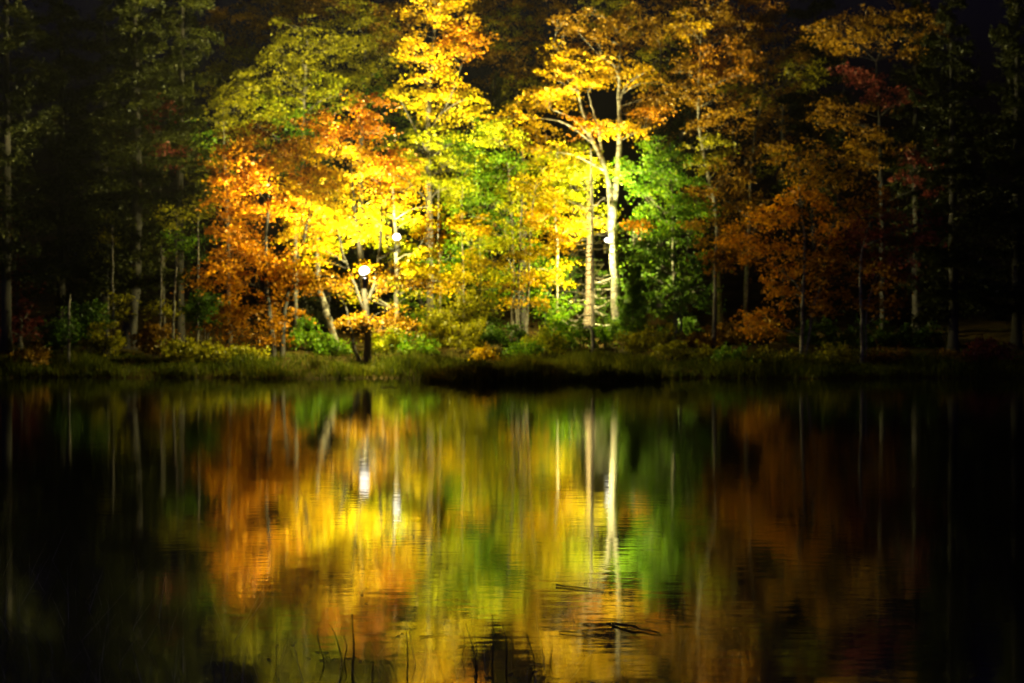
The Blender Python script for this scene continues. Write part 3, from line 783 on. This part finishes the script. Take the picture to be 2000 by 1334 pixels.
conifer('hemlock_tree', 'dim conifer deep behind the half hidden floodlight', 64,
        [(760, 690, .16), (760, 400, .12), (760, 150, .03)], 34, length=(.4, 2.4), y_low=620, y_top=150)
conifer('hemlock_tree', 'dim conifer behind the trunks of the orange maple', 58,
        [(640, 690, .15), (640, 500, .12), (640, 280, .03)], 32, length=(.4, 2.0), y_low=640, y_top=280)
conifer('hemlock_tree', 'dark conifer behind the thin left saplings', 60,
        [(205, 690, .16), (206, 400, .12), (206, -20, .03)], 36, length=(.5, 2.4), y_low=610, y_top=-20)
conifer('hemlock_tree', 'dark conifer behind the umbrella of golden tiers', 67,
        [(1120, 690, .16), (1120, 300, .12), (1120, 90, .03)], 32, length=(.4, 2.4), y_low=610, y_top=100)
conifer('hemlock_tree', 'low dark hemlock at the foot of the white forked trunk', 53.4,
        [(1236, 676, .06), (1236, 640, .05), (1238, 520, .012)], 26, length=(.25, 1.1), y_low=655, y_top=525, needle=.1, dens=240, pal='DG')

# bare saplings at the dim left
for lab, x, y0, y1, dd, lean, bl in [
        ('short pale broken sapling stem by the crimson maple', 134, 690, 575, 47.0, 3, [(140, 640, 30, 24, .6, 'DG')]),
        ('thin bare stem left of the thick pine trunk', 222, 690, 440, 50, -2, [(224, 600, 30, 30, .6, 'OL')]),
        ('thin stem left of the pine, second of the pair', 211, 690, 470, 51.5, 0, [(214, 470, 30, 26, .6, 'OL')]),
        ('thin stem right of the pine trunk, nearest it', 313, 690, 480, 49.5, 3, [(316, 600, 26, 30, .6, 'OL')]),
        ('thin pale leaning stem between pine and orange maple', 336, 690, 440, 49, 10, [(350, 470, 26, 24, .6, 'G'), (345, 420, 28, 22, .6, 'OL')]),
        ('thin pale stem touching the edge of the orange crown', 386, 640, 400, 51.5, 2, [(388, 400, 34, 26, .6, 'OL')])]:
    tree('sapling', lab, dd, [[(x, 690, .04), (x + lean * .4, 600, .036), (x + lean * .8, (y1 + 600) / 2, .03), (x + lean, y1, .012)]], bl,
         bark='pale', limbs=3, group='bare saplings on the dim left bank')
# curved lit trunks behind the orange maple
tree('leaning_tree', 'curved pale trunk leaning behind the orange maple, brightly lit', 52.2,
     [[(657, 672, .13), (645, 630, .125), (632, 590, .115), (624, 560, .10), (620, 500, .08), (622, 420, .04)]],
     [(622, 420, 40, 30, .8, 'Y'), (640, 470, 36, 24, .8, 'YG')], bark='pale', limbs=4)
tree('upright_trunk_tree', 'straight dim trunk half hidden behind the orange maple', 51.5,
     [[(578, 690, .11), (577, 600, .10), (577, 500, .08), (580, 420, .03)]],
     [(580, 430, 44, 34, .8, 'YO')], bark='grey', limbs=3)
for lab, x, dd in [('dark slim trunk between the green tree and the orange brown maple', 1392, 52.0), ]:
    tree('hardwood_tree', lab, dd, [[(x, 692, .085), (x + 4, 600, .075), (x + 6, 500, .06), (x + 10, 440, .03)]],
         [(1410, 500, 36, 34, .8, 'RO'), (1390, 450, 40, 34, .8, 'BR')], bark='grey', limbs=4)

# ------------------------------------------------------------------ shrubs on the bank
def shrub(label, px, py, rx, ry, pal, d, leaf=.09, per=46):
    x = (px - 1000) / F * d; zb = gz(x, d)
    yb = HY - (zb - CZ) / d * F
    st = []
    for k in range(4):
        o = rng.uniform(-.5, .5) * rx
        st.append([(px + o * .2, 690, .018, 0), (px + o * .6, (yb + py) / 2, .013, rng.uniform(-.2, .2)), (px + o, py - ry * .3, .006, rng.uniform(-.3, .3))])
    b = [(px, py, rx, ry, rx / F * d * .8, pal), (px - rx * .4, py + ry * .25, rx * .6, ry * .7, .4, pal), (px + rx * .45, py + ry * .3, rx * .55, ry * .65, .4, pal)]
    return tree('shrub', label, d, st, b, bark='dark', leaf=leaf, limbs=0, per=per, rad=.24, thick=.07, frac=2.6, cat='shrub', group='shrubs along the bank', flat=.5)

for a in [
    ('glossy green shrub at the foot of the curved lit trunk', 600, 655, 42, 30, 'G', 50.4),
    ('green shrub between the curved trunk and the floodlit fork', 650, 672, 32, 20, 'G', 49.6),
    ('lime green shrub right of the floodlit forked trunk', 764, 660, 36, 28, 'YG', 50.2),
    ('low green shrub right of the lime one', 812, 676, 36, 22, 'G', 49.8),
    ('tall loose olive shrub left of the yellow saplings', 852, 645, 40, 36, 'OL', 52.5),
    ('olive shrub beneath the thin yellow sapling', 925, 655, 40, 30, 'OL', 52),
    ('dark green shrub at the feet of the slender maples', 985, 655, 40, 26, 'DG', 51.6),
    ('small orange yellow bush above the dark sedge spit', 946, 688, 20, 11, 'YO', 46.6),
    ('light green shrub in front of the straight pale stem', 1062, 668, 36, 22, 'YG', 50.0),
    ('broad fresh green shrub under the dead spruce', 1112, 652, 46, 26, 'GB', 51.4),
    ('fresh green shrub between dead spruce and white trunk', 1176, 652, 32, 26, 'G', 52.0),
    ('green shrub left of the dead spruce, low to the grass', 1030, 680, 30, 16, 'G', 48.6),
    ('olive fern like shrub right of the white trunk', 1245, 664, 34, 20, 'OL', 51.0),
    ('olive shrub below the dark lower leaves of the green tree', 1290, 656, 36, 22, 'OL', 52.0),
    ('brown shrub beside the stems of the green tree', 1362, 668, 36, 22, 'BR', 52.0),
    ('low green shrub right of the dark slim trunk', 1430, 700, 44, 22, 'G', 46.6),
    ('low olive shrub left of the orange brown maple stem', 1515, 696, 40, 18, 'OL', 46.9),
    ('olive tuft shrub between orange brown and crimson maples', 1640, 690, 40, 16, 'OL', 47.2),
    ('dim shrub right of the crimson maple stem', 1745, 696, 44, 18, 'BR', 47.4),
    ('brown leafy shrub behind the dark slim trunk', 1420, 655, 46, 30, 'BR', 54.0),
    ('dim brown shrub right of the dark slim trunk, further up the bank', 1490, 652, 46, 30, 'BR', 55.0),
    ('dark shrub behind the stems of the orange brown maple', 1600, 655, 52, 30, 'DG', 53.0),
    ('dark shrub behind the crimson maple stem', 1700, 655, 52, 30, 'DG', 53.0),
    ('dark shrub filling the gap right of the crimson maple', 1800, 660, 56, 30, 'DG', 53.0),
    ('dark green shrub behind the green tree stems', 1330, 648, 44, 26, 'DG', 56.0),
    ('low olive shrub on the bank crest right of the sedge spit', 1306, 684, 38, 13, 'OL', 47.6),
    ('low dim shrub left of the dark slim trunk foot', 1366, 690, 34, 13, 'OL', 47.4),
    ('dim purple brown shrub near the right edge', 1930, 690, 50, 26, 'R', 47.5),
    ('dim shrub below the black conifer on the right', 1845, 700, 44, 18, 'BR', 47.0),
    ('dark green shrub left of the orange crown', 398, 600, 38, 36, 'DG', 50.4),
    ('olive shrub right of the thick pine trunk', 355, 680, 44, 24, 'OL', 47.6),
    ('brown shrub just behind the pine trunk', 300, 655, 38, 30, 'BR', 49.6),
    ('olive shrub below the left edge of the orange crown', 420, 690, 40, 20, 'OL', 47.0),
    ('low olive shrub under the orange maple', 482, 692, 40, 16, 'OL', 47.4),
    ('dark green shrub left of the pine trunk', 172, 622, 42, 32, 'DG', 48.8),
    ('olive shrub at the left foot of the pine', 208, 660, 38, 26, 'OL', 48.2),
    ('olive shrub beside the short broken sapling', 118, 648, 34, 30, 'DG', 48.4),
    ('dim shrub under the crimson maple at the edge', 60, 690, 44, 18, 'BR', 46.6)]:
    shrub(*a)

# bent log
def bent_log():
    d = 50.5
    pts = spline([[*P(1141, 641, d), .05], [*P(1150, 638, d - .1), .06], [*P(1157, 650, d - .2), .065], [*P(1159, 676, d - .2), .07]], 14)
    pts[-1, 2] = gz(pts[-1, 0], pts[-1, 1]) - .1
    m = MB(); m.tube(pts[:, :3], pts[:, 3], 9, True, .08)
    o = m.build('bent_stump', BARK['grey'], None, pts[-1, :3]); o.location = pts[-1, :3]
    tag(o, 'hooked dead stump bending over at the foot of the dead spruce', 'stump')
bent_log()

# ------------------------------------------------------------------ grass and sedge
def blades(name, label, X, Y, h, w, lean, mats, midx=None):
    n = len(X); Z = ground_z(X, Y) - .02
    B = np.stack([X, Y, Z], 1)
    az = rng.uniform(0, 2 * np.pi, n)
    D = np.stack([np.cos(az), np.sin(az), np.zeros(n)], 1); S = np.stack([-np.sin(az), np.cos(az), np.zeros(n)], 1)
    H = np.array([0, 0, 1.0])
    V = np.empty((n, 5, 3)); ln = lean * rng.uniform(.2, 1.4, n) * h
    V[:, 0] = B - S * w[:, None]; V[:, 1] = B + S * w[:, None]
    m = B + H * (h * .6)[:, None] + D * (ln * .35)[:, None]
    V[:, 2] = m + S * (w * .75)[:, None]; V[:, 3] = m - S * (w * .75)[:, None]
    V[:, 4] = B + H * h[:, None] * 0.97 + D * ln[:, None]
    b = np.arange(n)[:, None] * 5
    faces = np.concatenate([b + [0, 1, 2], b + [0, 2, 3], b + [3, 2, 4]], 1).reshape(-1, 3)
    me = raw_mesh(name, V.reshape(-1, 3), faces.ravel(), np.full(len(faces), 3), mats)
    o = link(name, me); o['kind'] = 'stuff'; o['label'] = label; o['category'] = 'grass'
    return o

GRASS = leaf_mat('grass_blades', [(0.025, 0.038, 0.003), (0.065, 0.080, 0.004), (0.14, 0.13, 0.004)], trans=.35, gloss=.004, scale=.5)
SEDGE = leaf_mat('sedge_blades', [(0.06, 0.075, 0.006), (0.14, 0.15, 0.009), (0.26, 0.22, 0.012)], trans=.5, gloss=.004, scale=.6)
NEAR = leaf_mat('near_grass', [(0.22, 0.19, 0.22), (0.36, 0.31, 0.36), (0.5, 0.44, 0.46)], trans=.05, gloss=.05, scale=.8)

def clump(x, y, f):
    return .5 + .25 * np.sin(x * f + 1.3 * np.sin(y * f * .7)) + .25 * np.sin(x * f * 2.3 + y * f * 1.9 + 2)
n = 58000
gx = rng.uniform(-20, 20, n); t = rng.gamma(1.5, 1.3, n)
gy = shore_y(gx) - .12 + t
k = rng.random(n) < .55 + .6 * clump(gx, gy, 2.1); gx, gy, t = gx[k], gy[k], t[k]
h = (.12 + .42 * clump(gx, gy, 1.1) ** 1.5) * rng.uniform(.4, 1.35, len(gx)) * np.clip(1.1 - t * .10, .4, 1)
blades('grass', 'olive bank grass growing along the far waterline', gx, gy, h, rng.uniform(.006, .016, len(gx)), .6, [GRASS])
n = 30000
sx = rng.uniform(-2.8, 5.0, n); sy = rng.uniform(42.5, 45.0, n)
k = (spit_h(sx, sy) > -.03 + rng.uniform(-.06, .05, n)) & (rng.random(n) < .3 + clump(sx, sy, 2.6)); sx, sy = sx[k], sy[k]
sh = (.20 + .34 * clump(sx, sy, 1.5) + .25 * clump(sx, sy, 3.7) ** 3) * rng.uniform(.3, 1.4, len(sx))
blades('sedge', 'dark sedge covering the low spit in front of the bank', sx, sy, sh, rng.uniform(.006, .014, len(sx)), .5, [SEDGE])
n = 2600
nx_ = rng.uniform(-4.6, .2, n); ny_ = rng.uniform(4.2, 11, n)
k = ny_ < 6.3 + np.maximum(0, -.9 - nx_) * 1.4 + rng.normal(0, .5, n); nx_, ny_ = nx_[k], ny_[k]
blades('near_grass', 'dim purplish grass on the near bank in the lower corner', nx_, ny_, -ground_z(nx_, ny_) + rng.uniform(.08, .34, len(nx_)), rng.uniform(.0015, .003, len(nx_)), .5, [NEAR])

# ------------------------------------------------------------------ thin haze added for the lamp glow and lifted darks
def haze_box():
    x0, x1, y0, y1, z0, z1 = -440, 440, -140, 920, -2.4, 29
    V = [(x, y, z) for x in (x0, x1) for y in (y0, y1) for z in (z0, z1)]
    me = bpy.data.meshes.new('haze')
    me.from_pydata(V, [], [(0, 1, 3, 2), (4, 6, 7, 5), (0, 4, 5, 1), (2, 3, 7, 6), (0, 2, 6, 4), (1, 5, 7, 3)])
    m, n, l = new_mat('lamp_glow_haze')
    out = n.new('ShaderNodeOutputMaterial'); v = n.new('ShaderNodeVolumePrincipled')
    v.inputs['Color'].default_value = (.92, .92, .92, 1); v.inputs['Density'].default_value = 0.00015
    v.inputs['Anisotropy'].default_value = 0.4
    l.new(v.outputs[0], out.inputs['Volume']); me.materials.append(m)
    o = link('haze', me); o['kind'] = 'stuff'; o['label'] = 'thin haze added over the pond and trees for the lamp glow'
haze_box()

# ------------------------------------------------------------------ reeds and floating sticks
M_REED = flat_mat('reed_dark', (0.012, 0.010, 0.008), .7)
M_STICK = flat_mat('wet_stick', (0.16, 0.12, 0.06), .4)
M_STICKD = flat_mat('wet_stick_dark', (0.03, 0.022, 0.014), .5)
M_FLOAT = leaf_mat('floating_leaf', [(0.4, 0.3, 0.12), (0.5, 0.4, 0.2), (0.6, 0.5, 0.3)], trans=.4, gloss=.12)

def water_pt(px, py):
    d = CZ * F / (py - HY)
    return np.array([(px - 1000) / F * d, d, 0.0])

def reed(label, path, r=.006):
    """path in photograph pixels from the waterline up"""
    b = water_pt(*path[0]); d = b[1]
    pts = [b + np.array([0, 0, -.25])] + [np.array([(x - 1000) / F * d, d + .03 * i, CZ + (HY - y) / F * d]) for i, (x, y) in enumerate(path)]
    sp = spline(pts, 16)
    m = MB(); m.tube(sp, np.linspace(r, r * .25, 16), 5)
    o = m.build('reed_stem', M_REED, None, b); o.location = b
    tag(o, label, 'reed', 'bare reed stems in the near water')

for lab, path, r in [
    ('thick dark reed, tallest of the left cluster, beside the straight floating twig', [(688, 1320), (689, 1275), (686, 1240), (683, 1208)], .0075),
    ('reed left of the thick one, leaning away from it', [(672, 1296), (675, 1270), (668, 1248)], .005),
    ('slanting reed crossing behind the thick left one', [(668, 1305), (660, 1270), (648, 1240), (637, 1228)], .004),
    ('faint short reed at the left of the cluster', [(632, 1300), (622, 1268), (616, 1240)], .004),
    ('hair thin reed, leftmost of all', [(538, 1310), (537, 1250), (536, 1205)], .003),
    ('kinked reed standing alone left of the middle', [(795, 1330), (795, 1295), (793, 1265), (790, 1240)], .006),
    ('low thin reed between the thick and the kinked one', [(727, 1330), (726, 1312), (726, 1298)], .004),
    ('tall curved branching reed near the middle', [(929, 1330), (931, 1312), (922, 1270), (908, 1228)], .006),
    ('short reed leaning on the curved branching one', [(928, 1300), (931, 1275), (926, 1246)], .004),
    ('straight upright reed, tallest of the middle cluster', [(962, 1304), (963, 1255), (961, 1206)], .005),
    ('bowed reed right of the straight upright one', [(989, 1310), (990, 1280), (987, 1250), (981, 1228)], .005),
    ('slender reed left of the curved branching one', [(903, 1290), (907, 1262), (904, 1240)], .003),
    ('slanting reed right of the bowed one', [(1044, 1300), (1040, 1280), (1033, 1258), (1030, 1248)], .004),
    ('small reed tip between the slanting and the last one', [(1063, 1298), (1062, 1285), (1059, 1272)], .003),
    ('rightmost reed of the middle cluster', [(1076, 1297), (1077, 1283), (1080, 1268)], .003),
    ('faint reed at the bottom below the bowed one', [(954, 1330), (953, 1300), (949, 1275)], .003)]:
    reed(lab, path, r)

def stick(label, a, b, r, m, knots=4, lift=.004):
    p, q = water_pt(*a), water_pt(*b)
    c = (p + q) / 2; L = np.linalg.norm(q - p)
    pts = [p + (q - p) * t + np.array([0, rng.normal(0, .008 * L), lift + abs(rng.normal(0, r * .4))]) for t in np.linspace(0, 1, knots + 2)]
    r = r * .42; mb = MB(); mb.tube(spline(pts, 16), np.linspace(r, r * .45, 16), 6, True, .12)
    for k in range(1):
        s = pts[2 + k]; e = s + norm(np.array([q[0] - p[0], rng.normal() * L * .6, 0])) * L * .07 + np.array([0, 0, .006])
        mb.tube([s, (s + e) / 2, e], [r * .5, r * .4, r * .25], 5)
    o = mb.build('floating_stick', m, None, c); o.location = c
    tag(o, label, 'stick', 'sticks floating on the pond')
stick('straight pale twig floating behind the thick reed', (690, 1240), (762, 1241), .004, M_STICK)
stick('curved pale twig floating left of the middle', (818, 1247), (872, 1241), .006, M_STICK)
stick('long broken twig floating below the white trunk reflection', (1086, 1146), (1180, 1157), .012, M_STICK)
stick('thick dark stick floating at the right, slanting', (1196, 1222), (1292, 1241), .017, M_STICKD)
stick('dark twig lying left of the thick slanting stick', (1092, 1237), (1160, 1242), .009, M_STICKD)
stick('thin twig at the far right of the floating ones', (1262, 1213), (1310, 1218), .006, M_STICKD)
stick('pale straight twig among the rightmost reeds', (1034, 1302), (1074, 1303), .006, M_STICK)
stick('thin dark twig lying across the middle reeds', (896, 1266), (974, 1253), .004, M_STICKD)
stick('pale sliver floating above the curved twig', (768, 1209), (806, 1209), .004, M_STICK)
stick('faint pale twig far out by the spit', (744, 757), (776, 757), .03, M_STICK)

k = 0
for (px, py) in [(524, 1290), (602, 1289), (620, 1276), (632, 1277), (638, 1277), (641, 1287), (653, 1289), (674, 1287), (681, 1289), (693, 1286), (703, 1294),
                 (627, 1292), (630, 1293), (540, 1263), (571, 1262), (706, 1164), (715, 1180), (948, 1324), (958, 1326), (995, 1321), (1014, 1327), (1000, 1318), (1046, 1314), (785, 1240), (778, 1244)]:
    b = water_pt(px, py); mb = MB(); r = .008
    pts = [(math.cos(t) * r * (1.6 if i % 2 else 1.1), math.sin(t) * r * .8) for i, t in enumerate(np.linspace(0, 6.283, 9)[:-1])]
    V = [(x, y, .002 + .001 * (i % 2)) for i, (x, y) in enumerate(pts)] + [(0, 0, .003)] + [(x * .9, y * .9, -.004) for x, y in pts]
    Fc = [(i, (i + 1) % 8, 8) for i in range(8)] + [(9 + (i + 1) % 8, (i + 1) % 8, i, 9 + i) for i in range(8)]
    me = bpy.data.meshes.new('floating_leaf'); me.from_pydata(V, [], Fc); me.materials.append(M_FLOAT)
    o = link('floating_leaf', me, None, tuple(b)); o.rotation_euler = (0, 0, rng.uniform(0, 6))
    tag(o, 'tiny pale curled leaf floating among the near reeds', 'leaf', 'tiny leaves floating on the near water')
